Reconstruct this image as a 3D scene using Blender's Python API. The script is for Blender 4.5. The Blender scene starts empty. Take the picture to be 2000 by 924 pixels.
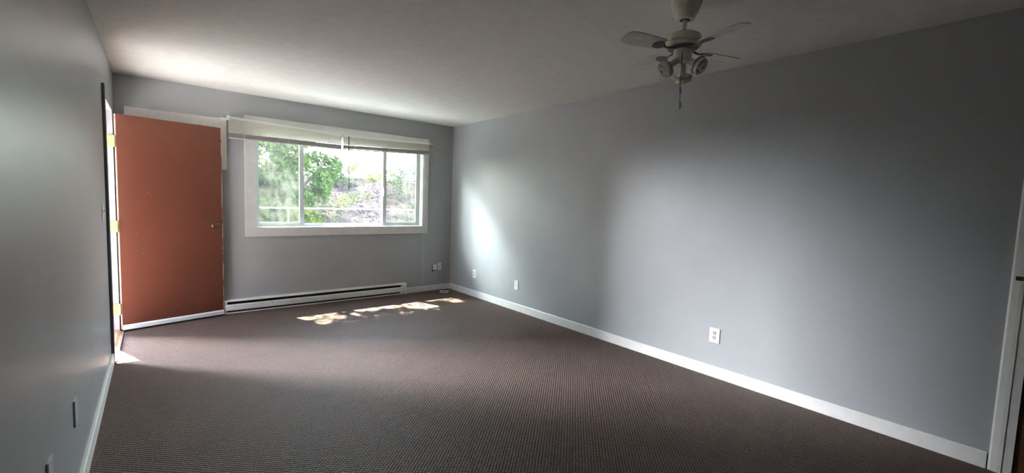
import bpy, bmesh, math, random
from mathutils import Vector, Matrix, noise
random.seed(7)
PI = math.pi
sc = bpy.context.scene
C = sc.collection

# ------------------------------------------------------------------ camera
cam_d = bpy.data.cameras.new('camera'); cam = bpy.data.objects.new('camera', cam_d); C.objects.link(cam)
cam_d.sensor_width = 36.0; cam_d.sensor_fit = 'HORIZONTAL'; cam_d.lens = 848.0 / 2000.0 * 36.0
cam_d.clip_start = 0.02; cam_d.clip_end = 200
Rm = Matrix(((0.77353921, 0.02276039, -0.63333960), (-0.63277315, 0.08315928, -0.76985887), (0.03514578, 0.99627632, 0.07872913)))
cam.matrix_world = Matrix.Translation((0, 0, 1.34)) @ Rm.to_4x4()
sc.camera = cam

# ------------------------------------------------------------------ light
SKY = 27.0
SUN = 95.0
FILL_LOBE, FILL_AZ, FILL_EL, FILL_R = 265.0, 40.5, 18.0, 21.0
sc.view_settings.view_transform = 'Standard'
sc.view_settings.look = 'None'
sc.view_settings.exposure = 0.5
sc.view_settings.gamma = 1.0
sc.view_settings.use_curve_mapping = False
sc.cycles.diffuse_bounces = 7
sc.cycles.max_bounces = 14
sc.cycles.transparent_max_bounces = 24
sc.cycles.sample_clamp_indirect = 6.0

w = bpy.data.worlds.new('world'); sc.world = w; w.use_nodes = True
nt = w.node_tree; nt.nodes.clear()
tc = nt.nodes.new('ShaderNodeTexCoord'); sp = nt.nodes.new('ShaderNodeSeparateXYZ')
cr = nt.nodes.new('ShaderNodeValToRGB'); bg = nt.nodes.new('ShaderNodeBackground'); ow = nt.nodes.new('ShaderNodeOutputWorld')
cr.color_ramp.elements[0].position = 0.0; cr.color_ramp.elements[0].color = (1.0, 1.0, 1.0, 1)
cr.color_ramp.elements[1].position = 0.8; cr.color_ramp.elements[1].color = (0.50, 0.62, 0.90, 1)
nt.links.new(tc.outputs['Generated'], sp.inputs[0]); nt.links.new(sp.outputs['Z'], cr.inputs[0])
nt.links.new(cr.outputs[0], bg.inputs['Color']); bg.inputs['Strength'].default_value = SKY
# added bright sky lobe, out of view, lighting the room through doorway and window
FILL_DIR = Vector((-math.cos(math.radians(FILL_AZ)), math.sin(math.radians(FILL_AZ)), math.tan(math.radians(FILL_EL)))).normalized()
dt = nt.nodes.new('ShaderNodeVectorMath'); dt.operation = 'DOT_PRODUCT'; dt.inputs[1].default_value = FILL_DIR
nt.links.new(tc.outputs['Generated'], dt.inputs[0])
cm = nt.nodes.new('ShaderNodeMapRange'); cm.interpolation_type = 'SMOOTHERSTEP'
cm.inputs[1].default_value = math.cos(math.radians(FILL_R)); cm.inputs[2].default_value = math.cos(math.radians(FILL_R*.35))
cm.inputs[3].default_value = 0.0; cm.inputs[4].default_value = FILL_LOBE
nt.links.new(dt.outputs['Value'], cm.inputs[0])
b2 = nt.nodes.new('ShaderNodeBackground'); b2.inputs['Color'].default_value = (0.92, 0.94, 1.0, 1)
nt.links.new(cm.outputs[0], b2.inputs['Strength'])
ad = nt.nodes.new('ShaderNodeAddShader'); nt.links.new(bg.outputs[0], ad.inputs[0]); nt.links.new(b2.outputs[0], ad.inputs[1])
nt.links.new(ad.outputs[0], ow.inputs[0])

sd = bpy.data.lights.new('sun', 'SUN'); sun = bpy.data.objects.new('sun', sd); C.objects.link(sun)
sd.energy = SUN; sd.angle = math.radians(0.5); sd.color = (1.0, 0.94, 0.86)
SUNV = Vector((0.21, -0.575, -1.0))
sun.rotation_euler = SUNV.to_track_quat('-Z', 'Y').to_euler(); sun.location = (-3, 12, 16)

def portal(name, loc, rot, sx, sy):
    l = bpy.data.lights.new(name, 'AREA'); o = bpy.data.objects.new(name, l); C.objects.link(o)
    l.shape = 'RECTANGLE'; l.size = sx; l.size_y = sy; l.cycles.is_portal = True
    o.location = loc; o.rotation_euler = rot
portal('window_portal', (1.91, 5.80, 1.52), (-PI/2, 0, 0), 2.06, 1.14)
portal('doorway_portal', (-0.50, 4.91, 1.02), (0, -PI/2, 0), 2.04, 0.92)

# ------------------------------------------------------------------ materials
def mat(name, col, rough=0.6, metal=0.0, spec=0.5, noise_amt=0.0, nscale=20.0, bump=0.0, bscale=200.0, coat=0.0):
    m = bpy.data.materials.new(name); m.use_nodes = True; t = m.node_tree; b = t.nodes['Principled BSDF']
    b.inputs['Base Color'].default_value = (*col, 1); b.inputs['Roughness'].default_value = rough
    b.inputs['Metallic'].default_value = metal; b.inputs['Specular IOR Level'].default_value = spec
    b.inputs['Coat Weight'].default_value = coat
    co = t.nodes.new('ShaderNodeTexCoord')
    if noise_amt:
        n = t.nodes.new('ShaderNodeTexNoise'); n.inputs['Scale'].default_value = nscale; n.inputs['Detail'].default_value = 5
        t.links.new(co.outputs['Object'], n.inputs['Vector'])
        r = t.nodes.new('ShaderNodeMapRange'); r.inputs[1].default_value = .3; r.inputs[2].default_value = .7
        r.inputs[3].default_value = 1 - noise_amt; r.inputs[4].default_value = 1 + noise_amt
        t.links.new(n.outputs[0], r.inputs[0])
        v = t.nodes.new('ShaderNodeVectorMath'); v.operation = 'SCALE'; v.inputs[0].default_value = col
        t.links.new(r.outputs[0], v.inputs['Scale']); t.links.new(v.outputs[0], b.inputs['Base Color'])
    if bump:
        n = t.nodes.new('ShaderNodeTexNoise'); n.inputs['Scale'].default_value = bscale; n.inputs['Detail'].default_value = 4
        t.links.new(co.outputs['Object'], n.inputs['Vector'])
        bp = t.nodes.new('ShaderNodeBump'); bp.inputs['Strength'].default_value = bump; bp.inputs['Distance'].default_value = .004
        t.links.new(n.outputs[0], bp.inputs['Height']); t.links.new(bp.outputs[0], b.inputs['Normal'])
    return m

M = {}
M['wall'] = mat('wall_paint', (0.340, 0.352, 0.358), 0.34, spec=0.45, noise_amt=.03, nscale=3, bump=.12, bscale=260)
M['ceiling'] = mat('ceiling_paint', (0.86, 0.85, 0.81), 0.85, spec=0.2, noise_amt=.035, nscale=12, bump=.7, bscale=110)
M['trim'] = mat('white_trim_paint', (0.73, 0.72, 0.70), 0.42, noise_amt=.05, nscale=14)
M['old_trim'] = mat('aged_white_paint', (0.76, 0.74, 0.69), 0.5, noise_amt=.06, nscale=22)
M['dark_trim'] = mat('dark_grey_paint', (0.075, 0.075, 0.085), 0.5, noise_amt=.1)
M['vinyl'] = mat('white_vinyl', (0.66, 0.72, 0.71), 0.35, noise_amt=.02)
M['plastic'] = mat('white_plastic', (0.75, 0.75, 0.74), 0.35, noise_amt=.03)
M['painted_plate'] = mat('painted_cover_plate', (0.48, 0.50, 0.52), .35, noise_amt=.03)
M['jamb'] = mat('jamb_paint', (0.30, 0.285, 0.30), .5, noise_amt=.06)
M['ivory'] = mat('ivory_plastic', (0.50, 0.46, 0.38), .4, noise_amt=.03)
M['fan_white'] = mat('fan_enamel', (0.82, 0.79, 0.66), 0.22, noise_amt=.06, nscale=30, coat=.3)
M['fan_blade'] = mat('fan_blade_white', (0.80, 0.78, 0.72), 0.5, noise_amt=.08, nscale=16)
M['dust'] = mat('dusty_grey_metal', (0.16, 0.16, 0.15), 0.6, noise_amt=.3, nscale=60)
M['dark'] = mat('dark_void', (0.012, 0.011, 0.010), 0.7, noise_amt=.1)
M['brass'] = mat('polished_brass', (0.55, 0.40, 0.13), 0.35, metal=.6, noise_amt=.06, nscale=60)
M['bronze'] = mat('aged_bronze', (0.13, 0.085, 0.05), 0.3, metal=.9, noise_amt=.2, nscale=70)
M['chrome'] = mat('dull_steel', (0.55, 0.53, 0.48), 0.3, metal=.9, noise_amt=.1)
M['wood_edge'] = mat('worn_edge', (0.55, 0.36, 0.29), 0.6, noise_amt=.35, nscale=26)
M['door2'] = mat('brown_door_paint', (0.11, 0.05, 0.025), 0.45, noise_amt=.1)
M['concrete'] = mat('concrete', (0.66, 0.64, 0.59), 0.9, noise_amt=.2, nscale=8, bump=.4, bscale=60)
M['siding'] = mat('exterior_siding', (0.16, 0.15, 0.14), 0.8, noise_amt=.1, nscale=5)
M['rail'] = mat('galvanised_rail', (0.10, 0.115, 0.13), 0.6, spec=.1, noise_amt=.1)
M['bark'] = mat('bark', (0.06, 0.045, 0.035), 0.9, noise_amt=.4, nscale=20, bump=.6, bscale=40)
M['cord'] = mat('white_cord', (0.72, 0.72, 0.68), 0.5, noise_amt=.03)
M['dark_cord'] = mat('dark_grey_wand', (0.06, 0.065, 0.07), 0.4, noise_amt=.05)
M['cream'] = mat('cream_dowel', (0.62, 0.55, 0.38), 0.5, noise_amt=.08)
M['threshold'] = mat('varnished_threshold', (0.42, 0.20, 0.10), 0.4, noise_amt=.25, nscale=30)
M['heater'] = mat('heater_enamel', (0.78, 0.76, 0.72), 0.35, noise_amt=.05, nscale=25)

def door_mat():
    m = mat('red_brown_door_paint', (0.29, 0.083, 0.042), 0.42, bump=.08, bscale=300)
    t = m.node_tree; b = t.nodes['Principled BSDF']
    co = t.nodes.new('ShaderNodeTexCoord')
    n = t.nodes.new('ShaderNodeTexNoise'); n.inputs['Scale'].default_value = 3; n.inputs['Detail'].default_value = 6
    t.links.new(co.outputs['Object'], n.inputs[0])
    mx = t.nodes.new('ShaderNodeMix'); mx.data_type = 'RGBA'
    mx.inputs[6].default_value = (0.076, 0.021, 0.011, 1); mx.inputs[7].default_value = (0.098, 0.028, 0.015, 1)
    t.links.new(n.outputs[0], mx.inputs[0])
    # sparse small scuffs of pale paint
    mp = t.nodes.new('ShaderNodeMapping'); mp.inputs['Scale'].default_value = (5, 5, 22)
    v = t.nodes.new('ShaderNodeTexVoronoi'); v.inputs['Scale'].default_value = 1.0
    t.links.new(co.outputs['Object'], mp.inputs[0]); t.links.new(mp.outputs[0], v.inputs['Vector'])
    lt = t.nodes.new('ShaderNodeMath'); lt.operation = 'LESS_THAN'; lt.inputs[1].default_value = 0.055
    t.links.new(v.outputs['Distance'], lt.inputs[0])
    mx2 = t.nodes.new('ShaderNodeMix'); mx2.data_type = 'RGBA'; mx2.inputs[7].default_value = (0.22, 0.09, 0.045, 1)
    t.links.new(lt.outputs[0], mx2.inputs[0]); t.links.new(mx.outputs[2], mx2.inputs[6])
    t.links.new(mx2.outputs[2], b.inputs['Base Color'])
    return m
M['door'] = door_mat()
M['chipped'] = mat('chipped_edge_paint', (.6, .45, .4), .6)
_t = M['chipped'].node_tree; _n = _t.nodes.new('ShaderNodeTexNoise'); _n.inputs['Scale'].default_value = 9; _n.inputs['Detail'].default_value = 8
_c = _t.nodes.new('ShaderNodeTexCoord'); _r = _t.nodes.new('ShaderNodeValToRGB'); _t.links.new(_c.outputs['Object'], _n.inputs[0]); _t.links.new(_n.outputs[0], _r.inputs[0])
_r.color_ramp.elements[0].position = .47; _r.color_ramp.elements[0].color = (.62, .50, .45, 1); _r.color_ramp.elements[1].position = .52; _r.color_ramp.elements[1].color = (.12, .035, .02, 1)
_t.links.new(_r.outputs[0], _t.nodes['Principled BSDF'].inputs['Base Color'])

def carpet_mat():
    m = bpy.data.materials.new('carpet_loop'); m.use_nodes = True; t = m.node_tree; b = t.nodes['Principled BSDF']
    L = t.links.new
    co = t.nodes.new('ShaderNodeTexCoord')
    jt = t.nodes.new('ShaderNodeTexNoise'); jt.inputs['Scale'].default_value = 60; jt.inputs['Detail'].default_value = 2
    L(co.outputs['Object'], jt.inputs['Vector'])
    ja = t.nodes.new('ShaderNodeVectorMath'); ja.operation = 'MULTIPLY_ADD'
    ja.inputs[1].default_value = (.009, .009, 0)
    L(jt.outputs['Color'], ja.inputs[0]); L(co.outputs['Object'], ja.inputs[2])
    s = t.nodes.new('ShaderNodeSeparateXYZ'); L(ja.outputs[0], s.inputs[0])
    def mth(op, a, bb=None):
        n = t.nodes.new('ShaderNodeMath'); n.operation = op
        for i, q in enumerate((a, bb)):
            if q is None: continue
            if isinstance(q, (int, float)): n.inputs[i].default_value = q
            else: L(q, n.inputs[i])
        return n.outputs[0]
    P = 0.0118
    u = mth('MULTIPLY', s.outputs['X'], 1 / P); v = mth('MULTIPLY', s.outputs['Y'], 1 / (P * 0.92))
    h = mth('ADD', 0.5, mth('MULTIPLY', 0.5, mth('MULTIPLY', mth('SINE', mth('MULTIPLY', u, PI)), mth('SINE', mth('MULTIPLY', v, PI)))))
    fz = t.nodes.new('ShaderNodeTexNoise'); fz.inputs['Scale'].default_value = 220; fz.inputs['Detail'].default_value = 3
    L(co.outputs['Object'], fz.inputs['Vector'])
    big = t.nodes.new('ShaderNodeTexNoise'); big.inputs['Scale'].default_value = 1.6; big.inputs['Detail'].default_value = 5
    L(co.outputs['Object'], big.inputs['Vector'])
    hh = mth('ADD', mth('MULTIPLY', h, 0.66), mth('MULTIPLY', fz.outputs[0], 0.55))
    r = t.nodes.new('ShaderNodeValToRGB'); L(hh, r.inputs[0])
    e = r.color_ramp.elements
    e[0].position = .44; e[0].color = (0.006, 0.0040, 0.0028, 1)
    e[1].position = .84; e[1].color = (0.180, 0.110, 0.082, 1)
    mr = t.nodes.new('ShaderNodeMapRange'); L(big.outputs[0], mr.inputs[0])
    mr.inputs[1].default_value = .3; mr.inputs[2].default_value = .7; mr.inputs[3].default_value = .88; mr.inputs[4].default_value = 1.1
    vs = t.nodes.new('ShaderNodeVectorMath'); vs.operation = 'SCALE'; L(r.outputs[0], vs.inputs[0]); L(mr.outputs[0], vs.inputs['Scale'])
    L(vs.outputs[0], b.inputs['Base Color'])
    b.inputs['Roughness'].default_value = .62; b.inputs['Specular IOR Level'].default_value = .2
    b.inputs['Sheen Weight'].default_value = .04; b.inputs['Sheen Roughness'].default_value = .5
    bp = t.nodes.new('ShaderNodeBump'); bp.inputs['Strength'].default_value = 1.0; bp.inputs['Distance'].default_value = .006
    L(hh, bp.inputs['Height']); L(bp.outputs[0], b.inputs['Normal'])
    return m
M['carpet'] = carpet_mat()

def glass_mat(name, tint, haze):
    m = bpy.data.materials.new(name); m.use_nodes = True; t = m.node_tree; t.nodes.clear(); L = t.links.new
    o = t.nodes.new('ShaderNodeOutputMaterial')
    tr = t.nodes.new('ShaderNodeBsdfTransparent'); tr.inputs[0].default_value = (*tint, 1)
    gl = t.nodes.new('ShaderNodeBsdfGlossy'); gl.inputs['Roughness'].default_value = .02
    lw = t.nodes.new('ShaderNodeLayerWeight'); pw = t.nodes.new('ShaderNodeMath'); pw.operation = 'POWER'; pw.inputs[1].default_value = 5
    L(lw.outputs['Facing'], pw.inputs[0])
    fr = t.nodes.new('ShaderNodeMapRange'); fr.inputs[3].default_value = .03; fr.inputs[4].default_value = .9; L(pw.outputs[0], fr.inputs[0])
    mx = t.nodes.new('ShaderNodeMixShader'); L(fr.outputs[0], mx.inputs[0]); L(tr.outputs[0], mx.inputs[1]); L(gl.outputs[0], mx.inputs[2])
    last = mx.outputs[0]
    if haze:
        tl = t.nodes.new('ShaderNodeBsdfTranslucent'); tl.inputs[0].default_value = (.80, .84, .76, 1)
        co = t.nodes.new('ShaderNodeTexCoord'); n = t.nodes.new('ShaderNodeTexNoise'); n.inputs['Scale'].default_value = 2.2; n.inputs['Detail'].default_value = 3
        L(co.outputs['Object'], n.inputs[0])
        mr = t.nodes.new('ShaderNodeMapRange'); mr.inputs[1].default_value = .3; mr.inputs[2].default_value = .7
        mr.inputs[3].default_value = haze * .7; mr.inputs[4].default_value = haze * 1.3; L(n.outputs[0], mr.inputs[0])
        m2 = t.nodes.new('ShaderNodeMixShader'); L(mr.outputs[0], m2.inputs[0]); L(last, m2.inputs[1]); L(tl.outputs[0], m2.inputs[2])
        last = m2.outputs[0]
    L(last, o.inputs[0]); return m
M['glass'] = glass_mat('clear_glass', (.90, .95, .93), 0.007)
M['hazy'] = glass_mat('dusty_glass', (.74, .78, .73), 0.016)

def translucent_mat(name, col, f=.35, rough=.8, namt=.25, nscale=3, spec=.03):
    m = mat(name, col, rough, spec=spec, noise_amt=namt, nscale=nscale); t = m.node_tree; L = t.links.new
    b = t.nodes['Principled BSDF']; o = [n for n in t.nodes if n.type == 'OUTPUT_MATERIAL'][0]
    tl = t.nodes.new('ShaderNodeBsdfTranslucent'); tl.inputs[0].default_value = (*[min(1, c * 1.25) for c in col], 1)
    mx = t.nodes.new('ShaderNodeMixShader'); mx.inputs[0].default_value = f
    L(b.outputs[0], mx.inputs[1]); L(tl.outputs[0], mx.inputs[2]); L(mx.outputs[0], o.inputs[0]); return m
M['slat'] = translucent_mat('blind_slat', (.84, .82, .78), .42, .4, .03, 3, .4)
M['slat_stack'] = mat('stacked_blind_slat', (.50, .46, .44), .5, noise_amt=.05)
M['leaf_tree'] = translucent_mat('tree_leaf', (.040, .070, .018), .4)
M['leaf_yellow'] = translucent_mat('yellow_green_leaf', (.048, .070, .010), .4)
M['leaf_ground'] = translucent_mat('ground_cover_leaf', (.026, .046, .009), .4)
M['leaf_dark'] = translucent_mat('dark_leaf', (.026, .038, .022), .3)
M['leaf_brown'] = translucent_mat('dry_leaf', (.038, .028, .020), .3)

def bank_mat():
    m = mat('bank_soil', (.1, .08, .07), .95, spec=.02, bump=.8, bscale=18); t = m.node_tree; b = t.nodes['Principled BSDF']; L = t.links.new
    co = t.nodes.new('ShaderNodeTexCoord')
    n1 = t.nodes.new('ShaderNodeTexNoise'); n1.inputs['Scale'].default_value = 5; n1.inputs['Detail'].default_value = 9; n1.inputs['Roughness'].default_value = .75
    mp = t.nodes.new('ShaderNodeMapping'); mp.inputs['Scale'].default_value = (.5, 1, 1.6)
    L(co.outputs['Object'], mp.inputs[0]); L(mp.outputs[0], n1.inputs[0])
    r = t.nodes.new('ShaderNodeValToRGB'); L(n1.outputs[0], r.inputs[0]); e = r.color_ramp.elements
    e[0].position = .36; e[0].color = (.010, .008, .010, 1); e[1].position = .66; e[1].color = (.046, .033, .025, 1)
    q = e.new(.5); q.color = (.020, .015, .018, 1)
    L(r.outputs[0], b.inputs['Base Color']); return m
M['bank'] = bank_mat()

# ------------------------------------------------------------------ helpers
class MB:
    def __init__(s): s.bm = bmesh.new()
    def box(s, a, b, bev=0):
        x0, y0, z0 = [min(p, q) for p, q in zip(a, b)]; x1, y1, z1 = [max(p, q) for p, q in zip(a, b)]
        v = [s.bm.verts.new(p) for p in ((x0,y0,z0),(x1,y0,z0),(x1,y1,z0),(x0,y1,z0),(x0,y0,z1),(x1,y0,z1),(x1,y1,z1),(x0,y1,z1))]
        fs = [s.bm.faces.new([v[i] for i in f]) for f in ((0,3,2,1),(4,5,6,7),(0,1,5,4),(1,2,6,5),(2,3,7,6),(3,0,4,7))]
        if bev:
            ed = list({e for f in fs for e in f.edges})
            bmesh.ops.bevel(s.bm, geom=ed, offset=bev, segments=2, affect='EDGES', profile=.6)
        return s
    def prism(s, prof, axis, a, b, za=None, zb=None):
        # prof: list of (p,q) in the plane normal to axis; axis 'x' -> (y,z), 'y' -> (x,z), 'z' -> (x,y)
        def P(p, t):
            return (t, p[0], p[1]) if axis == 'x' else (p[0], t, p[1]) if axis == 'y' else (p[0], p[1], t)
        A = [s.bm.verts.new(P(p, a)) for p in prof]; B = [s.bm.verts.new(P(p, b)) for p in prof]
        if za is not None:
            for v in A: v.co.z += za
            for v in B: v.co.z += zb
        n = len(prof)
        for i in range(n): s.bm.faces.new((A[i], A[(i+1)%n], B[(i+1)%n], B[i]))
        s.bm.faces.new(A[::-1]); s.bm.faces.new(B); return s
    def tube(s, pts, r, seg=10, cap=True):
        pts = [Vector(p) for p in pts]; rings = []; up = None
        rr = r if isinstance(r, (list, tuple)) else [r] * len(pts)
        for i, p in enumerate(pts):
            d = (pts[min(i+1, len(pts)-1)] - pts[max(i-1, 0)]).normalized()
            if up is None: up = Vector((0,0,1)) if abs(d.z) < .9 else Vector((1,0,0))
            a = d.cross(up).normalized(); b = a.cross(d).normalized(); up = b
            rings.append([s.bm.verts.new(p + (a*math.cos(2*PI*k/seg) + b*math.sin(2*PI*k/seg))*rr[i]) for k in range(seg)])
        for A, B in zip(rings, rings[1:]):
            for k in range(seg): s.bm.faces.new((A[k], A[(k+1)%seg], B[(k+1)%seg], B[k]))
        if cap: s.bm.faces.new(rings[0][::-1]); s.bm.faces.new(rings[-1])
        return s
    def lathe(s, prof, o=(0,0,0), d=(0,0,1), seg=32):
        # prof: (radius, height along d)
        o = Vector(o); q = Vector(d).normalized().to_track_quat('Z', 'Y'); rings = []
        for r, h in prof:
            if r < 1e-6: rings.append([s.bm.verts.new(o + q @ Vector((0,0,h)))])
            else: rings.append([s.bm.verts.new(o + q @ Vector((r*math.cos(2*PI*k/seg), r*math.sin(2*PI*k/seg), h))) for k in range(seg)])
        for A, B in zip(rings, rings[1:]):
            for k in range(seg):
                a = [A[k % len(A)], A[(k+1) % len(A)], B[(k+1) % len(B)], B[k % len(B)]]
                u = []
                for v in a:
                    if v not in u: u.append(v)
                if len(u) > 2: s.bm.faces.new(u)
        return s
    def build(s, name, m, parent=None, smooth=False, kind=None):
        me = bpy.data.meshes.new(name)
        bmesh.ops.recalc_face_normals(s.bm, faces=s.bm.faces)
        s.bm.to_mesh(me); s.bm.free()
        o = bpy.data.objects.new(name, me); C.objects.link(o)
        for q in (m if isinstance(m, (list, tuple)) else [m]): me.materials.append(q)
        if smooth:
            for p in me.polygons: p.use_smooth = True
            try: me.set_sharp_from_angle(angle=math.radians(38))
            except Exception: pass
        if parent:
            o.parent = parent
            o.matrix_parent_inverse = parent.matrix_basis.inverted()
        if kind: o['kind'] = kind
        return o

def tag(o, label, cat, group=None, kind=None):
    o['label'] = label; o['category'] = cat
    if group: o['group'] = group
    if kind: o['kind'] = kind
    return o
def empty(name, loc, label, cat, group=None, kind=None):
    o = bpy.data.objects.new(name, None); C.objects.link(o); o.location = loc; o.empty_display_size = .05
    return tag(o, label, cat, group, kind)

XL, XR, YB, YN, ZC = -0.285, 3.438, 5.633, -4.2, 2.42
# ------------------------------------------------------------------ room shell
b = MB()
b.box((XL - .2, YN - .2, -.12), (XR + .2, YB + .13, 0))
tag(b.build('floor', M['carpet']), 'dark brown loop pile carpet covering the whole room floor', 'carpet', kind='structure')
b = MB(); b.box((XL - .2, YN - .2, ZC), (XR + .2, YB + .13, ZC + .12))
tag(b.build('ceiling', M['ceiling']), 'off-white lightly textured ceiling above the ceiling fan', 'ceiling', kind='structure')
# back wall with window hole
WX0, WX1, WZ0, WZ1 = 0.878, 2.945, 0.95, 2.09
b = MB()
for q in (((XL-.2, YB, 0), (WX0, YB+.13, ZC)), ((WX1, YB, 0), (XR+.2, YB+.13, ZC)), ((WX0, YB, 0), (WX1, YB+.13, WZ0)), ((WX0, YB, WZ1), (WX1, YB+.13, ZC))): b.box(*q)
tag(b.build('wall_back', M['wall']), 'pale grey back wall with the window and baseboard heater', 'wall', kind='structure')
# left wall with doorway
DY0, DY1, DZ = 4.455, 5.385, 2.035
b = MB()
for q in (((XL-.2, YN, 0), (XL, DY0-.012, ZC)), ((XL-.2, DY1+.012, 0), (XL, YB, ZC)), ((XL-.2, DY0-.012, DZ+.012), (XL, DY1+.012, ZC))): b.box(*q)
tag(b.build('wall_left', M['wall']), 'pale grey left wall with the open exterior doorway', 'wall', kind='structure')
# right wall with a doorway near the camera
b = MB()
for q in (((XR, 0.02, 0), (XR+.2, YB, ZC)), ((XR, YN, 0), (XR+.2, -.82, ZC)), ((XR, -.82, 2.05), (XR+.2, 0.02, ZC)), ((XR+.045, -.82, 0), (XR+.2, 0.02, 2.05)), ((XR, -.006, 0), (XR+.045, .02, 2.05))): b.box(*q)
tag(b.build('wall_right', M['wall']), 'long pale grey right wall with three small wall plates', 'wall', kind='structure')
b = MB(); b.box((XL-.2, YN-.2, 0), (XR+.2, YN, ZC))
tag(b.build('wall_near', M['wall']), 'pale grey wall closing the room behind the camera', 'wall', kind='structure')

# baseboards
def bbprof(h, t): return [(0, 0), (t, 0), (t, h-.006), (t-.004, h), (0, h)]
b = MB(); b.prism([(YB - p, z) for p, z in bbprof(.079, .014)], 'x', 2.700, XR)
tag(b.build('baseboard_back', M['trim']), 'short white baseboard between the heater and the right corner', 'baseboard', kind='structure')
b = MB(); b.prism([(XR - p, z) for p, z in bbprof(.088, .014)], 'y', 0.084, YB - .014)
tag(b.build('baseboard_right', M['trim']), 'long white baseboard along the right wall', 'baseboard', kind='structure')
b = MB(); b.prism([(XL + p, z) for p, z in bbprof(.088, .014)], 'y', YN, 4.385)
tag(b.build('baseboard_left', M['old_trim']), 'scuffed white baseboard along the left wall', 'baseboard', kind='structure')

# ------------------------------------------------------------------ exterior doorway trims
b = MB()
b.box((XL-.2, DY0-.012, 0), (XL, DY0, DZ))
b.box((XL-.2, DY1, 0), (XL, DY1+.012, DZ))
b.box((XL-.2, DY0-.012, DZ), (XL, DY1+.012, DZ+.012))
# stops against which the leaf closes
b.box((XL-.2, DY1-.011, 0), (XL-.052, DY1, DZ-.011)); b.box((XL-.2, DY0, 0), (XL-.052, DY0+.011, DZ-.011)); b.box((XL-.2, DY0, DZ-.011), (XL-.052, DY1, DZ))
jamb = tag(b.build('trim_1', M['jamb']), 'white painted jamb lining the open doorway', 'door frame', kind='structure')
bk = MB()
bk.box((XL-.085, DY1-.026, 1.890), (XL-.052, DY1-.011, 1.960), .002)
bk.tube([(XL-.065, DY1-.024, 1.925), (XL-.065, DY1-.05, 1.925)], .012, 12)
bk.tube([(XL-.062, DY1-.045, 1.955), (XL-.062, DY1-.045, 1.895)], .006, 10)
tag(bk.build('closer_bracket', M['dust'], jamb, True), 'small dark metal closer bracket high on the jamb', 'bracket') and None
for k in ('category',):
    for o in jamb.children:
        if k in o: del o[k]
b = MB(); b.box((XL, DY0-.070, 0.0), (XL+.017, DY0-.008, 2.098), .002)
tag(b.build('trim_2', M['dark_trim']), 'dark grey door casing strip on the left wall before the doorway', 'casing', kind='structure')
b = MB(); b.prism([(XL-.2, -.02), (XL+.016, -.02), (XL+.016, .006), (XL-.01, .018), (XL-.19, .018), (XL-.2, .010)], 'y', DY0, DY1)
th = tag(b.build('trim_3', M['threshold']), 'varnished wooden threshold across the open doorway', 'threshold', kind='structure')
b = MB(); b.box((XL+.002, DY0-.01, .002), (XL+.030, DY1-.02, .010), .002); b.build('metal_strip', M['chrome'], th)

# ------------------------------------------------------------------ door leaf
HX, HY = -0.268, 5.362
FX, FY = 0.552, 5.560
ang = math.atan2(FY-HY, FX-HX); LW = math.hypot(FX-HX, FY-HY)
door = empty('door_1', (HX, HY, 0), 'reddish brown painted flush door standing open beside the left wall', 'door', kind='structure')
door.rotation_euler = (0, 0, ang)
door['label'] = 'reddish brown painted flush door standing open beside the left wall'
def dpart(mb, name, m, smooth=False, par=None):
    o = mb.build(name, m, None, smooth); o.parent = par or door; return o
T = .042
b = MB(); b.box((0, 0, .022), (LW, T, 2.012), .0015)
slab = dpart(b, 'door_panel', [M['door'], M['wood_edge']])
for p in slab.data.polygons:
    if abs(p.normal.x) > .9 or p.normal.z > .9: p.material_index = 1
b = MB(); b.prism([(-.014, .020), (0, .020), (0, .064), (-.005, .064), (-.014, .052)], 'x', .004, LW-.004)
dpart(b, 'door_sweep', M['trim'])
b = MB(); b.box((.004, -.006, .008), (LW-.004, .012, .022)); dpart(b, 'rubber_seal', M['dark'])
b = MB()
b.box((LW-.0045, -.0006, .066), (LW-.0002, .0002, 2.011))
dpart(b, 'worn_edge', M['chipped'])
b = MB(); b.box((.0002, -.0006, .066), (.0050, .0002, 2.011)); dpart(b, 'worn_edge', M['wood_edge'])
# knob
kx, kz = 0.775, .986
b = MB(); b.lathe([(0, 0), (.033, 0), (.034, .004), (.030, .009), (.016, .012), (.013, .016), (.012, .03), (.016, .036), (.026, .043), (.029, .053), (.026, .062), (.016, .067), (.014, .064), (0, .064)], (kx, 0, kz), (0, -1, 0))
kn = dpart(b, 'door_knob', M['bronze'], True)
b = MB(); b.lathe([(0, .064), (.007, .064), (.007, .069), (0, .069)], (kx, 0, kz), (0, -1, 0), 16)
kc = b.build('key_cylinder', M['chrome'], None, True); kc.parent = kn
b = MB(); b.box((LW, .010, kz-.028), (LW+.0015, .034, kz+.028)); b.box((LW, .016, kz-.009), (LW+.011, .028, kz+.009), .002)
dpart(b, 'latch_plate', M['chrome'])
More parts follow.
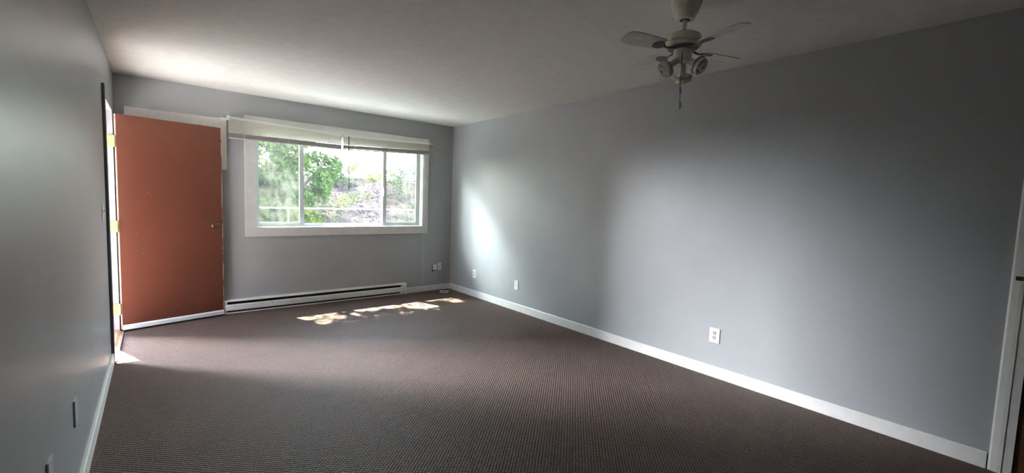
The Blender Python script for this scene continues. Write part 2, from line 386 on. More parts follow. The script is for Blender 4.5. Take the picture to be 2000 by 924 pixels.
# hinges (leaf on jamb face, knuckles, leaf on slab edge), part of the door
for hz in (1.764, .992, .219):
    b = MB()
    b.tube([(-.009, -.006, hz-.052), (-.009, -.006, hz+.052)], .0075, 12)
    for q in (-.052, -.018, .018): pass
    h = dpart(b, 'hinge', M['brass'], True)
    b = MB(); b.box((-.001, 0, hz-.05), (-.0025, .036, hz+.05)); lf = b.build('hinge_leaf', M['brass']); lf.parent = h
    b = MB()
    ca, sa = math.cos(-ang), math.sin(-ang)
    def loc(x, y, z):  # world -> door local
        dx, dy = x-HX, y-HY; return (dx*ca - dy*sa, dx*sa + dy*ca, z)
    x0, x1, y0, y1 = XL-.088, XL+.008, DY1-.018, DY1-.0135
    vs = [b.bm.verts.new(loc(x, y, z)) for z in (hz-.05, hz+.05) for x, y in ((x0, y0), (x1, y0), (x1, y1), (x0, y1))]
    for f in ((0,3,2,1),(4,5,6,7),(0,1,5,4),(1,2,6,5),(2,3,7,6),(3,0,4,7)): b.bm.faces.new([vs[i] for i in f])
    lf = b.build('hinge_leaf', M['brass']); lf.parent = h
    b = MB()
    for sx, sz in ((.02, .034), (.045, .012), (.02, -.012), (.045, -.034)):
        b.lathe([(0, 0), (.004, 0), (.003, .0015), (0, .0015)], loc(XL-sx-.015, y0, hz+sz), Matrix.Rotation(-ang, 3, 'Z') @ Vector((0, -1, 0)), 10)
    s_ = b.build('screws', M['bronze']); s_.parent = h

# L-shaped boards on the back wall behind the door
b = MB()
b.box((-.215, YB-.019, 1.985), (.545, YB, 2.122), .002)
tr4 = tag(b.build('trim_4', M['old_trim']), 'aged white horizontal board on the back wall above the open door', 'trim board', kind='structure')
b = MB()
b.box((.545, YB-.022, 1.579), (.606, YB, 2.130), .002)
tag(b.build('trim_5', M['old_trim']), 'short white vertical board on the back wall at the open door edge', 'trim board', kind='structure')

# ------------------------------------------------------------------ window
win = empty('window_1', (1.91, YB, 0.85), 'wide white sliding window in the back wall', 'window', kind='structure')
b = MB()
ox0, ox1, oz0, oz1 = .768, 3.034, .85, 2.188
b.box((ox0, YB-.018, oz0), (ox1, YB, WZ0+.004), .002); b.box((ox0, YB-.018, WZ1), (ox1, YB, oz1), .002)
b.box((ox0, YB-.018, WZ0+.004), (WX0+.003, YB, WZ1), .002); b.box((WX1-.003, YB-.018, WZ0+.004), (ox1, YB, WZ1), .002)
b.build('window_casing', M['trim'], win)
b = MB()
t = .010
b.box((WX0, YB, WZ0), (WX0+t, YB+.13, WZ1)); b.box((WX1-t, YB, WZ0), (WX1, YB+.13, WZ1))
b.box((WX0+t, YB, WZ0), (WX1-t, YB+.13, WZ0+t)); b.box((WX0+t, YB, WZ1-t), (WX1-t, YB+.13, WZ1))
b.build('window_reveal', M['trim'], win)
def frame(x0, x1, z0, z1, y0, y1, wd, name, m=M['vinyl'], par=win, wl=None, wr=None):
    b = MB(); wl = wl or wd; wr = wr or wd
    b.box((x0, y0, z0), (x0+wl, y1, z1), .002); b.box((x1-wr, y0, z0), (x1, y1, z1), .002)
    b.box((x0+wl, y0, z0), (x1-wr, y1, z0+wd), .002); b.box((x0+wl, y0, z1-wd), (x1-wr, y1, z1), .002)
    return b.build(name, m, par)
ix0, ix1, iz0, iz1 = WX0+t, WX1-t, WZ0+t, WZ1-t
frame(ix0, ix1, iz0, iz1, YB+.062, YB+.128, .018, 'window_frame')
def sash(x0, x1, y0, wl, wr, gm, name, wd=.030):
    f = frame(x0, x1, iz0+.018, iz1-.018, y0, y0+.024, wd, name, wl=wl, wr=wr)
    b = MB(); b.box((x0+wl, y0+.010, iz0+.018+wd), (x1-wr, y0+.014, iz1-.018-wd))
    b.build('window_pane', gm, f); return f
s1 = sash(ix0+.018, 1.398, YB+.066, .012, .050, M['hazy'], 'left_sash')
s2 = sash(1.352, 2.440, YB+.098, .024, .044, M['glass'], 'fixed_sash', .014)
s3 = sash(2.392, ix1-.018, YB+.066, .050, .034, M['hazy'], 'right_sash')
b = MB(); b.box((1.372, YB+.056, 1.30), (1.386, YB+.066, 1.42), .003); b.build('sash_pull', M['vinyl'], s1)
b = MB(); b.box((2.396, YB+.050, 1.36), (2.412, YB+.066, 1.47), .003); b.box((2.400, YB+.044, 1.40), (2.408, YB+.052, 1.43), .002); b.build('sash_latch', M['plastic'], s3)

# ------------------------------------------------------------------ blinds
def blind(x0, x1, tz0, tz1, bz0, bz1, label, nspace):
    root = empty('mini_blind', (x0, YB-.085, tz0), label, 'blind', 'raised mini blinds over the window')
    yf, yb = YB-.090, YB-.065
    def rail(h0, h1, n, m):  # sloping box
        b = MB(); b.prism([(yf, 0), (yb, 0), (yb, h1-h0), (yf, h1-h0)], 'x', x0, x1, n[0], n[1]); return b
    b = MB(); b.prism([(yf, -.026), (yb, -.026), (yb, 0), (yf, 0)], 'x', x0, x1, tz0, tz1); b.build('headrail', M['slat'], root)
    b = MB()
    H0, H1 = tz0-.026, tz1-.026
    B0, B1 = bz0+.062, bz1+.060
    for k in range(nspace):
        f = (k+.45)/nspace
        a0, a1 = H0+(B0-H0)*f, H1+(B1-H1)*f
        b.prism([(yf, -.0080), (yf+.006, -.0030), (yf+.012, .0015), (yb-.006, .0050), (yb, .0076), (yb, .0068), (yb-.006, .0042), (yf+.012, .0007), (yf+.006, -.0038), (yf, -.0088)], 'x', x0+.004, x1-.004, a0, a1)
    b.build('slats', M['slat'], root)
    b = MB()
    for k in range(16):
        f = k/16
        a0 = bz0+.016+(B0-bz0-.018)*f; a1 = bz1+.015+(B1-bz1-.017)*f
        e = random.uniform(-.002, .002)
        b.prism([(yf+e, 0), (yb+e, 0), (yb+e, .0011), (yf+e, .0011)], 'x', x0+.004, x1-.004, a0, a1)
    b.build('stacked_slats', M['slat_stack'], root)
    b = MB(); b.prism([(yf, 0), (yb, 0), (yb, .013), (yf, .013)], 'x', x0+.002, x1-.002, bz0, bz1); b.build('bottom_rail', M['slat_stack'], root)
    n = 3
    for k in range(n):
        x = x0 + (x1-x0)*(.13+.37*k); f = (x-x0)/(x1-x0)
        zt = tz0+(tz1-tz0)*f; zb = bz0+(bz1-bz0)*f
        b = MB(); b.box((x-.0012, yf-.0022, zb), (x+.0012, yf-.0012, zt-.02))
        b.box((x-.010, yf-.003, zb+.004), (x-.006, yf-.0012, zb+.05), .0004)
        b.build('ladder_cord', M['cord'], root)
    for x, tz in ((x0, tz0), (x1, tz1)):
        if x in (1.797, 1.808): xa, xb = x-.003, x+.003
        else: xa, xb = (x-.006, x+.020) if x == x0 else (x-.020, x+.006)
        b = MB(); b.box((xa, yf-.005, tz-.034), (xb, YB-(.018 if x > .7 else .022), tz+.006), .001)
        b.build('mounting_bracket', M['trim'], root)
    return root
bl = blind(.612, 1.797, 2.144, 2.098, 1.911, 1.914, 'longer white raised mini blind on the left, overhanging the window casing', 9)
br = blind(1.808, 2.998, 2.096, 2.132, 1.913, 1.962, 'white raised mini blind on the right half of the window', 9)
b = MB(); b.tube([(1.876, YB-.098, 2.085), (1.874, YB-.099, 1.75), (1.880, YB-.097, 1.428)], .0062, 8); b.build('tilt_wand', M['dark_cord'], br)
b = MB(); b.tube([(1.780, YB-.098, 2.085), (1.779, YB-.097, 1.55)], .0024, 6); b.build('tilt_wand', M['dark_cord'], bl)
b = MB()
pts = [(2.925, YB-.094, 2.10), (2.926, YB-.094, 1.97), (2.934, YB-.05, 1.4), (2.940, YB-.032, .85), (2.948, YB-.03, .35), (2.952, YB-.028, .10), (2.962, YB-.030, .01)]
b.tube(pts, .0016, 6); b.tube([(x+.022+.012*i/6, y, z) for i, (x, y, z) in enumerate(pts[:-1])] , .0012, 6)
b.tube([(2.962, YB-.030, .01), (2.93, YB-.04, .006), (2.90, YB-.05, .008), (2.87, YB-.045, .006)], .002, 6)
b.build('lift_cord', M['cord'], br)
# dowel bracket stub at the right top of the window
b = MB(); b.tube([(3.036, YB-.012, 2.128), (3.064, YB-.030, 2.124), (3.092, YB-.040, 2.122)], [.010, .011, .011], 12)
b.box((3.036, YB-.008, 2.105), (3.052, YB, 2.150), .002)
tag(b.build('curtain_rod_bracket', M['cream'], smooth=True), 'small cream curtain rod stub beside the upper right window corner', 'bracket')
# nail in the back wall
b = MB(); b.lathe([(0, 0), (.0018, 0), (.0018, .008), (.006, .009), (.006, .012), (0, .012)], (1.935, YB, 2.250), (0, -1, 0), 10)
tag(b.build('wall_nail', M['dust']), 'tiny dark nail in the back wall above the window', 'nail')

# ------------------------------------------------------------------ baseboard heater
x0, x1 = .50, 2.698
ht = empty('baseboard_heater', ((x0+x1)/2, YB, 0), 'long white electric baseboard heater under the window', 'heater')
yw = YB; D = .062
b = MB()
b.prism([(yw, .0), (yw-.004, .0), (yw-.004, .150), (yw-D+.012, .150), (yw-D+.004, .140), (yw-D, .140), (yw-D+.010, .154), (yw, .158)], 'x', x0+.002, x1-.002)
b.prism([(yw-.004, .006), (yw-D+.002, .006), (yw-D, .022), (yw-D+.003, .022), (yw-D+.005, .009), (yw-.004, .009)], 'x', x0+.002, x1-.002)
b.build('heater_back', M['heater'], ht)
b = MB(); b.prism([(yw-D-.002, .046), (yw-D+.001, .040), (yw-D+.004, .042), (yw-D+.001, .048), (yw-D+.001, .096), (yw-D+.012, .104), (yw-D+.010, .107), (yw-D-.002, .099)], 'x', x0+.06, x1-.05)
fp = b.build('front_panel', M['heater'], ht)
for x in (.92, 1.02, 2.36, 2.56, 2.63):
    b = MB(); b.lathe([(0, 0), (.004, 0), (.003, .002), (0, .002)], (x, yw-D-.002, .088), (0, -1, 0), 8)
    s_ = b.build('screw', M['dust']); s_.parent = fp
for a, c, s in ((x0, x0+.085, 0), (x1-.075, x1, 1)):
    b = MB()
    b.prism([(yw-.005, .024), (yw-D+.006, .024), (yw-D+.006, .138), (yw-.005, .149)], 'x', a+.003, c-.003)
    e = x0 if s == 0 else x1-.012
    b.prism([(yw, .002), (yw-D-.003, .002), (yw-D-.003, .140), (yw-D+.008, .156), (yw, .160)], 'x', e, e+.012)
    b.build('end_cap', M['heater'], ht)
b = MB()
b.box((x0+.085, yw-.012, .010), (x1-.075, yw-.005, .146))
b.tube([(x0+.085, yw-.032, .070), (x1-.075, yw-.032, .070)], .008, 10)
b.build('inner_chamber', M['dark'], ht)
b = MB()
x = x0+.09
while x < x1-.085:
    b.box((x, yw-.050, .040), (x+.0012, yw-.016, .100)); x += .0125
b.build('heating_fins', M['dust'], ht, kind='stuff')

# ------------------------------------------------------------------ wall plates
def plate(o, n, up=(0,0,1), wd=.072, hh=.116, tk=.006, style='duplex', label='', group=None, name='outlet'):
    # o: centre on wall, n: outward normal
    o = Vector(o); n = Vector(n); U = Vector(up); S = n.cross(U)
    r = empty(name, o, label, 'wall plate' if style != 'duplex' else 'outlet', group)
    def bx(b, s0, s1, u0, u1, n0, n1, bev=0):
        p = [o + S*s + U*u + n*k for s, u, k in ((s0, u0, n0), (s1, u1, n1))]
        b.box(p[0], p[1], bev)
    b = MB(); bx(b, -wd/2, wd/2, -hh/2, hh/2, 0, tk, .002); b.build('cover_plate', M['painted_plate'] if style == 'blank' else M['plastic'], r)
    if style == 'blank':
        for u in (.042, -.042):
            b = MB(); b.lathe([(0, 0), (.003, 0), (.002, .001), (0, .001)], o+U*u+n*tk, n, 8); b.build('screw', M['painted_plate'], r)
    if style == 'duplex':
        for s in (1, -1):
            b = MB(); c = o + U*.0195*s + n*tk
            b.lathe([(0, 0), (.0165, 0), (.0165, .0015), (.0155, .002), (0, .002)], c, n, 20); q = b.build('receptacle', M['ivory'], r)
            b = MB()
            bx(b, -.0092, -.0055, .0195*s-.002, .0195*s+.010, tk+.0015, tk+.0026); bx(b, .0055, .0092, .0195*s-.002, .0195*s+.010, tk+.0015, tk+.0026)
            bx(b, -.0032, .0032, .0195*s-.012, .0195*s-.006, tk+.0015, tk+.0026)
            q2 = b.build('slots', M['dark']); q2.parent = q
        b = MB(); b.lathe([(0, 0), (.003, 0), (.002, .001), (0, .001)], o+n*tk, n, 10); b.build('screw', M['chrome'], r)
    elif style == 'coax':
        b = MB(); b.lathe([(0, 0), (.007, 0), (.007, .003), (.0045, .003), (.0045, .010), (0, .010)], o+n*tk, n, 12); b.build('jack', M['dust'], r)
        for u in (.042, -.042):
            b = MB(); b.lathe([(0, 0), (.003, 0), (.002, .001), (0, .001)], o+U*u+n*tk, n, 8)
            b.build('screw', M['chrome'], r)
    elif style == 'jack':
        b = MB(); bx(b, -.009, .009, -.008, .008, tk, tk+.003, .001); b.build('jack', M['plastic'], r)
        b = MB(); bx(b, -.005, .005, -.004, .004, tk+.003, tk+.0035); b.build('socket', M['dust'], r)
    elif style == 'switch':
        b = MB(); bx(b, -.005, .005, -.012, .012, tk, tk+.002); bx(b, -.004, .004, .0, .010, tk, tk+.014, .001); b.build('toggle', M['plastic'], r)
    return r
plate((XR, 1.583, .336), (-1,0,0), label='white duplex outlet in the middle of the right wall, nearest the camera', wd=.082)
plate((XR, 4.975, .324), (-1,0,0), label='white duplex outlet on the right wall close to the back corner')
plate((XR, 4.055, .318), (-1,0,0), style='jack', tk=.008, label='white phone jack plate on the right wall, second from the back corner', name='phone_jack')
plate((3.251, YB, .350), (0,-1,0), style='coax', label='white cable plate on the back wall, nearer the right corner', name='cable_plate', wd=.060, hh=.108)
plate((XL, 2.52, .393), (1,0,0), tk=.007, style='blank', label='pale cover plate low on the left wall, fully in view', wd=.07, hh=.112)
plate((XL, 1.945, .415), (1,0,0), tk=.007, style='blank', label='pale cover plate low on the left wall, cut by the bottom edge of the view', wd=.07, hh=.112)
plate((XL, 4.10, 1.175), (1,0,0), style='switch', tk=.005, label='light switch on the left wall just before the dark door casing', name='light_switch')
# phone box with an open bottom
pb = empty('phone_box', (3.166, YB, .33), 'small white phone box with a dark open bottom on the back wall', 'phone box')
b = MB(); b.box((3.136, YB-.022, .300), (3.196, YB-.004, .380), .003); b.build('box_cover', M['plastic'], pb)
b = MB(); b.box((3.131, YB-.010, .276), (3.190, YB, .378), .001); b.build('back_plate', M['dark'], pb)
b = MB(); b.box((3.140, YB-.020, .274), (3.194, YB-.004, .283), .002); b.build('bottom_lip', M['plastic'], pb)
b = MB(); b.tube([(3.170, YB-.012, .275), (3.188, YB-.016, .20), (3.215, YB-.018, .12), (3.225, YB-.022, .03), (3.235, YB-.05, .006)], .0012, 6)
b.build('wire', M['plastic'], pb)
# coil of cable on the carpet
b = MB(); cx, cy = 3.225, 5.43
for q in range(3):
    ph = q*.7; pts = []
    for k in range(41):
        a = 2*PI*k/40; rr = .062+.004*math.sin(3*a+ph)
        pts.append((cx+rr*math.cos(a), cy+rr*.98*math.sin(a), .0055+q*.0042))
    b.tube(pts, .0034, 8, False)
b.tube([(cx+.07, cy, .006), (cx+.10, cy+.05, .006), (cx+.13, cy+.08, .006)], .003, 8)
tag(b.build('cable_coil', M['cord'], smooth=True), 'small coil of white cable lying on the carpet in the back right corner', 'cable')

# ------------------------------------------------------------------ right doorway near the camera
b = MB()
b.prism([(XR, .078), (XR-.010, .078), (XR-.014, .070), (XR-.017, .045), (XR-.017, .030), (XR, .030)], 'z', 0, 2.11)
b.prism([(XR, .030), (XR-.013, .030), (XR-.013, -.006), (XR, -.006)], 'z', 0, 2.06)
b.box((XR-.015, -.88, 2.05), (XR, .078, 2.11), .002); b.box((XR-.015, -.88, 0), (XR, -.815, 2.05), .002)
cs = tag(b.build('trim_6', M['trim']), 'white door casing at the right edge of the room', 'casing', kind='structure')
b = MB(); b.box((XR-.021, .035, 1.030), (XR-.015, .062, 1.052), .001); b.build('strike_plate', M['bronze'], cs)
d2 = empty('door_2', (XR+.01, -.41, 0), 'dark brown interior door at the right edge of the room', 'door', kind='structure')
b = MB(); b.box((XR+.002, -.812, .012), (XR+.040, -.008, 2.045), .002); b.build('door_panel', M['door2'], d2)
b = MB(); b.lathe([(0, 0), (.03, 0), (.03, .006), (.012, .010), (.012, .03), (.026, .04), (.026, .056), (0, .062)], (XR+.002, -.74, .98), (-1, 0, 0), 24); b.build('door_knob', M['bronze'], d2, True)

# ------------------------------------------------------------------ ceiling fan
fx, fy = 2.170, 1.274
fan = empty('ceiling_fan', (fx, fy, ZC), 'white ceiling fan with a three-arm light kit without shades', 'ceiling fan')
O = lambda z: (fx, fy, z)
b = MB(); b.lathe([(0, 2.42), (.079, 2.42), (.080, 2.408), (.077, 2.398), (.066, 2.362), (.052, 2.336), (.046, 2.325), (.040, 2.322), (.026, 2.322), (.024, 2.330), (0, 2.330)], O(0), seg=40)
cn = b.build('canopy', M['fan_white'], fan, True)
b = MB(); b.lathe([(.0255, 2.3215), (.0255, 2.331), (.010, 2.333), (.010, 2.3215), (.0255, 2.3215)], O(0), seg=24)
q = b.build('rubber_collar', M['dark'], None, True); q.parent = cn
b = MB(); b.tube([O(2.335), O(2.245)], .0115, 16); b.build('downrod', M['fan_white'], fan, True)
b = MB()
for k in range(3):
    a = 2*PI*k/3+.4; b.tube([(fx+.020*math.cos(a), fy+.020*math.sin(a), 2.262), (fx+.020*math.cos(a), fy+.020*math.sin(a), 2.250)], .004, 8)
b.tube([O(2.268), O(2.250)], .016, 12)
b.build('rod_screws', M['dust'], fan)
b = MB(); b.lathe([(0, 2.254), (.035, 2.254), (.066, 2.250), (.082, 2.242), (.088, 2.230), (.090, 2.214), (.094, 2.210), (.095, 2.203), (.090, 2.199), (.090, 2.194), (.084, 2.186), (.070, 2.182), (0, 2.182)], O(0), seg=48)
b.build('motor_housing', M['fan_white'], fan, True)
b = MB(); b.lathe([(0, 2.183), (.072, 2.183), (.074, 2.176), (.060, 2.170), (0, 2.170)], O(0), seg=40); b.build('rotor_plate', M['dust'], fan, True)
vd = Vector((fx, fy, 0)).normalized(); vl = Vector((-vd.y, vd.x, 0))
base_a = math.atan2(vd.y, vd.x)
for k in range(4):
    a = base_a + PI/2 - math.radians(47) + k*PI/2
    d = Vector((math.cos(a), math.sin(a), 0)); s = Vector((-d.y, d.x, 0))
    def Q(r, w, z): return Vector((fx, fy, 0)) + d*r + s*w + Vector((0, 0, z))
    # blade iron
    b = MB(); b.tube([Q(.060, 0, 2.176), Q(.085, 0, 2.170), (Q(.110, 0, 2.166)), Q(.135, 0, 2.172)], [.007, .006, .005, .005], 8)
    outl = [(.125, -.012), (.150, -.030), (.185, -.024), (.195, 0), (.185, .024), (.150, .030), (.125, .012)]
    A = [b.bm.verts.new(Q(r, w_, 2.169 + w_*.20)) for r, w_ in outl]; B = [b.bm.verts.new(Q(r, w_, 2.172 + w_*.20)) for r, w_ in outl]
    n = len(outl)
    for i in range(n): b.bm.faces.new((A[i], A[(i+1)%n], B[(i+1)%n], B[i]))
    b.bm.faces.new(A[::-1]); b.bm.faces.new(B)
    b.build('blade_iron', M['dust'], fan)
    outl = [(.140, -.040), (.160, -.046), (.30, -.054), (.355, -.050), (.372, -.036), (.380, 0), (.372, .036), (.355, .050), (.30, .054), (.160, .046), (.140, .040)]
    b = MB()
    A = [b.bm.verts.new(Q(r, w_, 2.1735 + w_*.20)) for r, w_ in outl]; B = [b.bm.verts.new(Q(r, w_, 2.1785 + w_*.20)) for r, w_ in outl]
    n = len(outl)
    for i in range(n): b.bm.faces.new((A[i], A[(i+1)%n], B[(i+1)%n], B[i]))
    b.bm.faces.new(A[::-1]); b.bm.faces.new(B)
    b.build('fan_blade', M['fan_blade'], fan)
b = MB(); b.lathe([(0, 2.171), (.046, 2.171), (.047, 2.165), (.046, 2.128), (.044, 2.122), (.036, 2.116), (.022, 2.106), (0, 2.102)], O(0), seg=36)
b.build('switch_housing', M['fan_white'], fan, True)
M['clear_ring'] = mat('bluish_plastic_ring', (.30, .40, .44), .2, noise_amt=.05, coat=.4)
for az, tilt, ln in ((math.radians(118), -38, .062), (math.radians(-118), -34, .062), (math.radians(-8), -62, .066)):
    hd = vd*math.cos(az) + vl*math.sin(az)
    tl = math.radians(tilt); d = hd*math.cos(tl) + Vector((0, 0, math.sin(tl)))
    st = Vector((fx, fy, 2.118)) + hd*.026
    e = st + d*ln
    b = MB(); b.tube([st - d*.015, st + d*.02, e], [.017, .0165, .0165], 16); arm = b.build('light_arm', M['fan_white'], fan, True)
    def sub(mb, nm, m):
        q = mb.build(nm, m, None, True); q.parent = arm; return q
    b = MB(); b.lathe([(0, -.004), (.018, -.004), (.030, .002), (.040, .010), (.043, .018), (.043, .036), (.039, .036), (.039, .020), (.028, .010), (0, .008)], e, d, 32); sub(b, 'shade_fitter', M['fan_white'])
    b = MB(); b.lathe([(.0435, .006), (.047, .010), (.047, .016), (.0435, .018), (.0435, .006)], e, d, 32); sub(b, 'fitter_ring', M['clear_ring'])
    b = MB(); b.lathe([(0, .008), (.017, .008), (.017, .046), (.0135, .046), (.0135, .014), (0, .014)], e, d, 20); sub(b, 'bulb_socket', M['plastic'])
for nm, z1, zb, off in (('a', 1.972, 1.95, .0), ('b', 1.895, 1.87, .004)):
    p0 = Vector((fx, fy, 0)) - vd*.050 + vl*.004
    b = MB()
    b.tube([p0 + Vector((0, 0, 2.150)), p0 - vd*.004 - vl*off + Vector((0, 0, 2.10)), p0 - vd*.004 - vl*off + Vector((0, 0, z1))], .0016, 6)
    ch = b.build('pull_chain', M['dust'], fan)
    c = p0 - vd*.004 - vl*off
    b = MB(); b.lathe([(0, z1+.002), (.004, z1), (.008, z1-.014), (.0092, z1-.026), (.006, z1-.038), (0, z1-.041)], c, seg=16)
    q = b.build('chain_pull', M['plastic'], None, True); q.parent = ch

# ------------------------------------------------------------------ outside
b = MB(); b.box((-1.7, YN-.2, 2.55), (XR+1.6, 5.865, 2.68)); b.box((XL-.2, YN-.2, ZC+.12), (XR+.2, YB+.13, 2.55))
tag(b.build('trim_7', M['siding']), 'roof eave running over the outside of the back wall', 'eave', kind='structure')
b = MB(); b.box((-4.0, -4.4, -.20), (XL-.205, 7.4, -.05)); b.box((XL-.205, YB+.135, -.20), (7.5, 7.4, -.05))
tag(b.build('walkway', M['concrete']), 'grey concrete walkway outside the window and door', 'walkway', kind='structure')
b = MB(); b.box((-4.3, -5.0, -.2), (-4.0, 7.7, 4.2))  # added unseen wall, shuts off sky light on one side of the gap
tag(b.build('wall_sky_block', M['siding']), 'unseen dark wall added beyond the doorway to block the sky on one side', 'wall', kind='structure')
b = MB(); b.box((XR+.2, 5.6, -.2), (XR+1.6, YB+.13, 2.55))
# railing
rl = empty('railing', (1.5, 7.2, -.05), 'pale metal pipe railing along the walkway outside the window', 'railing')
b = MB(); b.tube([(-3.9, 7.2, 1.132), (1.5, 7.2, 1.134), (7.4, 7.2, 1.15)], .012, 12); b.build('top_rail', M['rail'], rl, True)
for x in (-2.9, -.68, 1.545, 3.9, 6.1):
    b = MB(); b.tube([(x, 7.2, -.05), (x, 7.2, 1.134)], .013, 12); b.build('post', M['rail'], rl, True)

# planted bank
def bank_z(x, y):
    f = min(1, max(0, (y-7.7)/5.3)); z = -.35 + 2.25*(f**.85)
    if y > 13: z = 1.90 - .02*(y-13)
    return z + .16*noise.noise((x*.5, y*.5, 0)) + .07*noise.noise((x*1.9, y*1.9, 3)) + .03*noise.noise((x*6, y*6, 5))
bm = bmesh.new(); NX, NY = 130, 90; g = []
for j in range(NY+1):
    y = 7.45 + (j/NY)**1.2*12
    g.append([bm.verts.new((x, y, bank_z(x, y) if j else -.5)) for x in [-16+34*i/NX for i in range(NX+1)]])
for j in range(NY):
    for i in range(NX): bm.faces.new((g[j][i], g[j][i+1], g[j+1][i+1], g[j+1][i]))
mbk = MB(); mbk.bm.free(); mbk.bm = bm
bank = tag(mbk.build('bank', M['bank'], smooth=True), 'brown mulched hillside rising behind the railing', 'hillside', kind='structure')

def leaves(name, m, parent, pts, size, rnd, flat=0.0, kind=None):
    vs, fs = [], []
    for p in pts:
        s = size*rnd.uniform(.6, 1.3)
        n = Vector((rnd.gauss(0, 1), rnd.gauss(0, 1), rnd.gauss(0, 1)+flat)).normalized()
        a = n.orthogonal().normalized(); a.rotate(Matrix.Rotation(rnd.uniform(0, 2*PI), 3, n)); c = n.cross(a)
        i = len(vs); P = Vector(p)
        vs += [P - a*s*.5, P - a*s*.1 + c*s*.27 + n*s*.06, P + a*s*.25 + c*s*.2 + n*s*.05, P + a*s*.55, P + a*s*.25 - c*s*.2 + n*s*.05, P - a*s*.1 - c*s*.27 + n*s*.06, P + a*s*.05]
        fs += [(i, i+6, i+1), (i+1, i+6, i+2), (i+2, i+6, i+3), (i+3, i+6, i+4), (i+4, i+6, i+5), (i+5, i+6, i)]
    me = bpy.data.meshes.new(name); me.from_pydata([tuple(v) for v in vs], [], fs); me.materials.append(m)
    o = bpy.data.objects.new(name, me); C.objects.link(o)
    if parent: o.parent = parent; o.matrix_parent_inverse = parent.matrix_basis.inverted()
    if kind: o['kind'] = kind
    return o
def blob(c, r, n, rnd, shell=.5):
    out = []
    while len(out) < n:
        v = Vector((rnd.uniform(-1, 1), rnd.uniform(-1, 1), rnd.uniform(-1, 1)))
        if v.length > 1 or v.length < shell: continue
        q = Vector(c) + Vector((v.x*r[0], v.y*r[1], v.z*r[2]))
        if noise.noise(q*1.7) < -.18: continue
        out.append(q)
    return out
def shrub(name, base, blobs, n, size, m, label, cat='shrub', group=None, seed=1, trunk=.03):
    rnd = random.Random(seed); base = Vector(base)
    r = empty(name, base, label, cat, group)
    b = MB()
    for c, rr in blobs:
        c = Vector(c); mid = (base+c)/2 + Vector((rnd.uniform(-.1, .1), rnd.uniform(-.1, .1), 0))
        b.tube([base - Vector((0,0,.1)), mid, c, c + Vector((rnd.uniform(-.5,.5)*rr[0], 0, rr[2]*.7))], [trunk, trunk*.7, trunk*.45, trunk*.15], 8)
    b.build('stems', M['bark'], r)
    pts = []
    tot = sum(q[0]*q[2] for _, q in blobs)
    for c, rr in blobs: pts += blob(c, rr, int(n*rr[0]*rr[2]/tot), rnd)
    leaves('foliage', m, r, pts, size, rnd, 0.5)
    return r
# the tree on the left of the view
shrub('leafy_tree', (2.0, 10.6, bank_z(2.0, 10.6)), [((1.5, 10.3, 2.1), (1.0, .8, .85)), ((2.35, 10.2, 1.55), (.75, .6, .62)), ((1.6, 10.0, 1.05), (.9, .6, .6)), ((1.9, 10.0, .6), (.7, .4, .4)), ((2.9, 10.4, 2.0), (.45, .5, .35)), ((.95, 10.6, 1.9), (.8, .8, 1.1)), ((2.3, 10.6, 2.85), (.9, .8, .5))], 26000, .095, M['leaf_tree'], 'bright green leafy tree outside the left part of the window', 'tree', seed=3, trunk=.05)
shrub('leafy_tree', (-1.2, 9.9, bank_z(-1.2, 9.9)), [((-1.2, 9.9, z), (1.15, .9, .8)) for z in (1.3, 2.3, 3.3, 4.3)] + [((-2.6, 9.9, 4.4), (1.2, .8, .8)), ((-2.8, 9.9, 3.0), (1.2, .8, .9)), ((-2.8, 9.9, 1.8), (1.1, .8, .8)), ((-3.9, 10.3, 3.9), (.8, .7, .8)), ((-3.9, 10.3, 2.6), (.8, .7, .8)), ((-2.9, 8.5, 2.1), (.6, .5, .7)), ((-2.9, 8.5, 3.2), (.6, .5, .7))], 9500, .19, M['leaf_tree'], 'tall leafy tree added on the bank, mostly out of view, to thin the light through the window', 'tree', seed=13, trunk=.07)  # added mostly out of view, its foliage dims the light on the right wall
shrub('shrub', (2.25, 9.0, bank_z(2.25, 9.0)), [((2.2, 9.0, .75), (.42, .35, .35)), ((2.05, 8.9, .45), (.4, .3, .3))], 1300, .06, M['leaf_yellow'], 'light green shrub low on the bank just behind the railing, left of centre', 'shrub', 'shrubs on the bank', 4, .015)
shrub('shrub', (3.6, 11.0, bank_z(3.6, 11.0)), [((3.6, 11.0, 1.12), (.26, .3, .22)), ((3.95, 11.0, .98), (.25, .3, .15))], 420, .055, M['leaf_yellow'], 'small bright green shrub halfway up the bank in the middle of the window', 'shrub', 'shrubs on the bank', 5, .015)
shrub('shrub', (4.75, 13.0, bank_z(4.75, 13.0)), [((4.75, 13.0, 1.95), (.5, .4, .36))], 1100, .07, M['leaf_yellow'], 'yellow green shrub on the crest of the bank, left of the right sash', 'shrub', 'shrubs on the bank', 6, .015)
shrub('shrub', (5.75, 13.2, bank_z(5.75, 13.2)), [((5.7, 13.2, 1.92), (.42, .4, .30))], 900, .07, M['leaf_yellow'], 'yellow green shrub on the crest of the bank, beside the right sash', 'shrub', 'shrubs on the bank', 7, .015)
shrub('shrub', (3.95, 12.4, bank_z(3.95, 12.4)), [((3.9, 12.4, 1.85), (.55, .4, .42))], 1300, .07, M['leaf_dark'], 'grey green shrub on the crest beside the leafy tree', 'shrub', 'shrubs on the bank', 8, .015)
shrub('shrub', (5.75, 11.4, bank_z(5.75, 11.4)), [((5.6, 11.3, 1.75), (.58, .45, .62)), ((6.05, 11.2, 1.9), (.45, .4, .65))], 2600, .07, M['leaf_dark'], 'dark shrub with thin leaves seen through the right sash', 'shrub', 'shrubs on the bank', 9, .02)
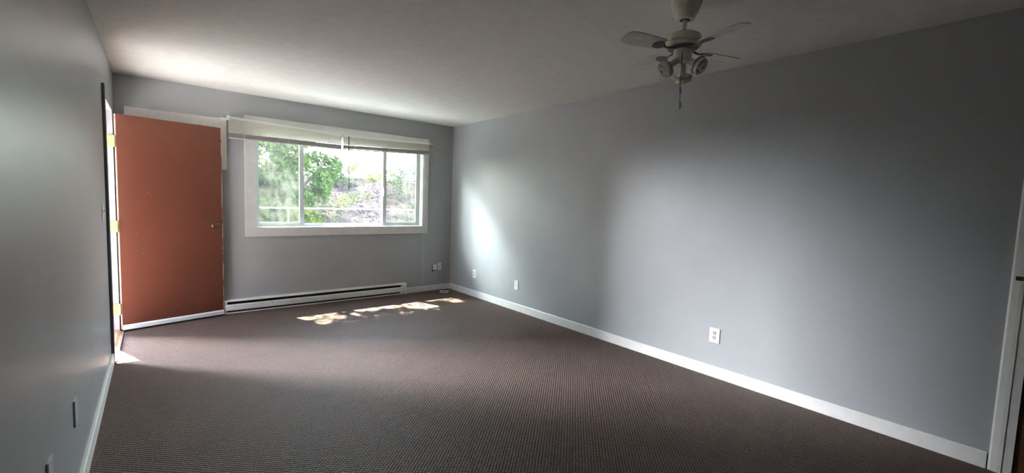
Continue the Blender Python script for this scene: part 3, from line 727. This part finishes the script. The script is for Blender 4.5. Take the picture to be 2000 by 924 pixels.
shrub('shrub', (7.0, 12.4, bank_z(7.0, 12.4)), [((6.9, 12.4, 2.6), (.55, .5, .6))], 1200, .07, M['leaf_yellow'], 'tall yellow green bush at the far right of the window view', 'shrub', 'shrubs on the bank', 10, .02)
# low plants and litter over the bank
rnd = random.Random(11)
pts = []
for k in range(7000):
    x = rnd.uniform(-2, 9); y = rnd.uniform(7.9, 13)
    pts.append((x, y, bank_z(x, y)+.02))
leaves('leaf_litter', M['leaf_brown'], bank, pts, .07, rnd, 3.0, 'stuff')
pts = []
while len(pts) < 3600:
    x = rnd.uniform(-2, 9); y = rnd.uniform(7.9, 13)
    if noise.noise((x*.9, y*.9, 9)) > .12: pts.append((x, y, bank_z(x, y)+rnd.uniform(.02, .12)))
leaves('ground_cover', M['leaf_ground'], bank, pts, .06, rnd, 1.0, 'stuff')

# overhanging tree whose branches dapple the sun on the carpet
LIT = [[(1.12,5.16),(1.55,5.16),(1.56,4.94),(1.62,4.90),(1.60,4.78),(1.46,4.84),(1.40,4.70),(1.20,4.66),(1.20,4.74),(1.35,4.82),(1.38,4.93),(1.24,4.92),(1.13,4.90)],
 [(1.79,5.10),(1.92,5.16),(2.11,5.16),(2.10,4.99),(1.98,4.95),(1.82,5.02)],
 [(2.10,5.16),(2.62,5.16),(2.68,4.97),(2.74,4.73),(2.55,4.72),(2.40,4.82),(2.39,4.97),(2.18,4.94),(2.12,5.04)],
 [(2.66,5.16),(3.07,5.16),(3.14,5.08),(3.18,4.84),(3.04,4.78),(2.95,4.86),(2.94,5.01),(2.75,5.05)],
 [(1.72,4.94),(1.77,4.88),(1.72,4.81),(1.69,4.85)]]
def inside(p, poly):
    r = False; n = len(poly)
    for i in range(n):
        (x1, y1), (x2, y2) = poly[i], poly[(i+1) % n]
        if (y1 > p[1]) != (y2 > p[1]) and p[0] < (x2-x1)*(p[1]-y1)/(y2-y1)+x1: r = not r
    return r
rnd = random.Random(21); pts = []
zc = 5.0
while len(pts) < 11000:
    z = zc + rnd.uniform(-.35, .35)
    u, v = rnd.uniform(.75, 3.75), rnd.uniform(4.15, 5.30)
    if any(inside((u+du, v+dv), q) for q in LIT for du, dv in ((0, 0), (.03, 0), (-.03, 0), (0, .035), (0, -.035))):
        if rnd.random() > .10: continue
    pts.append(Vector((u, v, 0)) - SUNV*z)
for k in range(1500):
    z = zc + rnd.uniform(-.3, 1.2); u, v = rnd.uniform(-.5, 5.5), rnd.uniform(3.2, 4.15) + rnd.uniform(0, .0)
    pts.append(Vector((u, v+1.3 if u > 3.9 else v-.2, 0)) - SUNV*z)
ot = empty('overhanging_tree', (6.6, 9.2, bank_z(6.6, 9.2)), 'tree whose leafy branches hang over the walkway outside', 'tree')
b = MB()
b.tube([(6.6, 9.2, bank_z(6.6, 9.2)-.1), (6.5, 9.1, 2.2), (6.1, 8.9, 4.0), (5.0, 8.7, 5.4), (3.4, 8.75, 5.95), (1.6, 8.6, 6.1), (.2, 8.5, 5.9)], [.13, .11, .09, .06, .035, .022, .01], 12)
b.build('trunk', M['bark'], ot, True)
leaves('foliage', M['leaf_tree'], ot, pts, .068, rnd, 1.2)
bpy.context.view_layer.update()
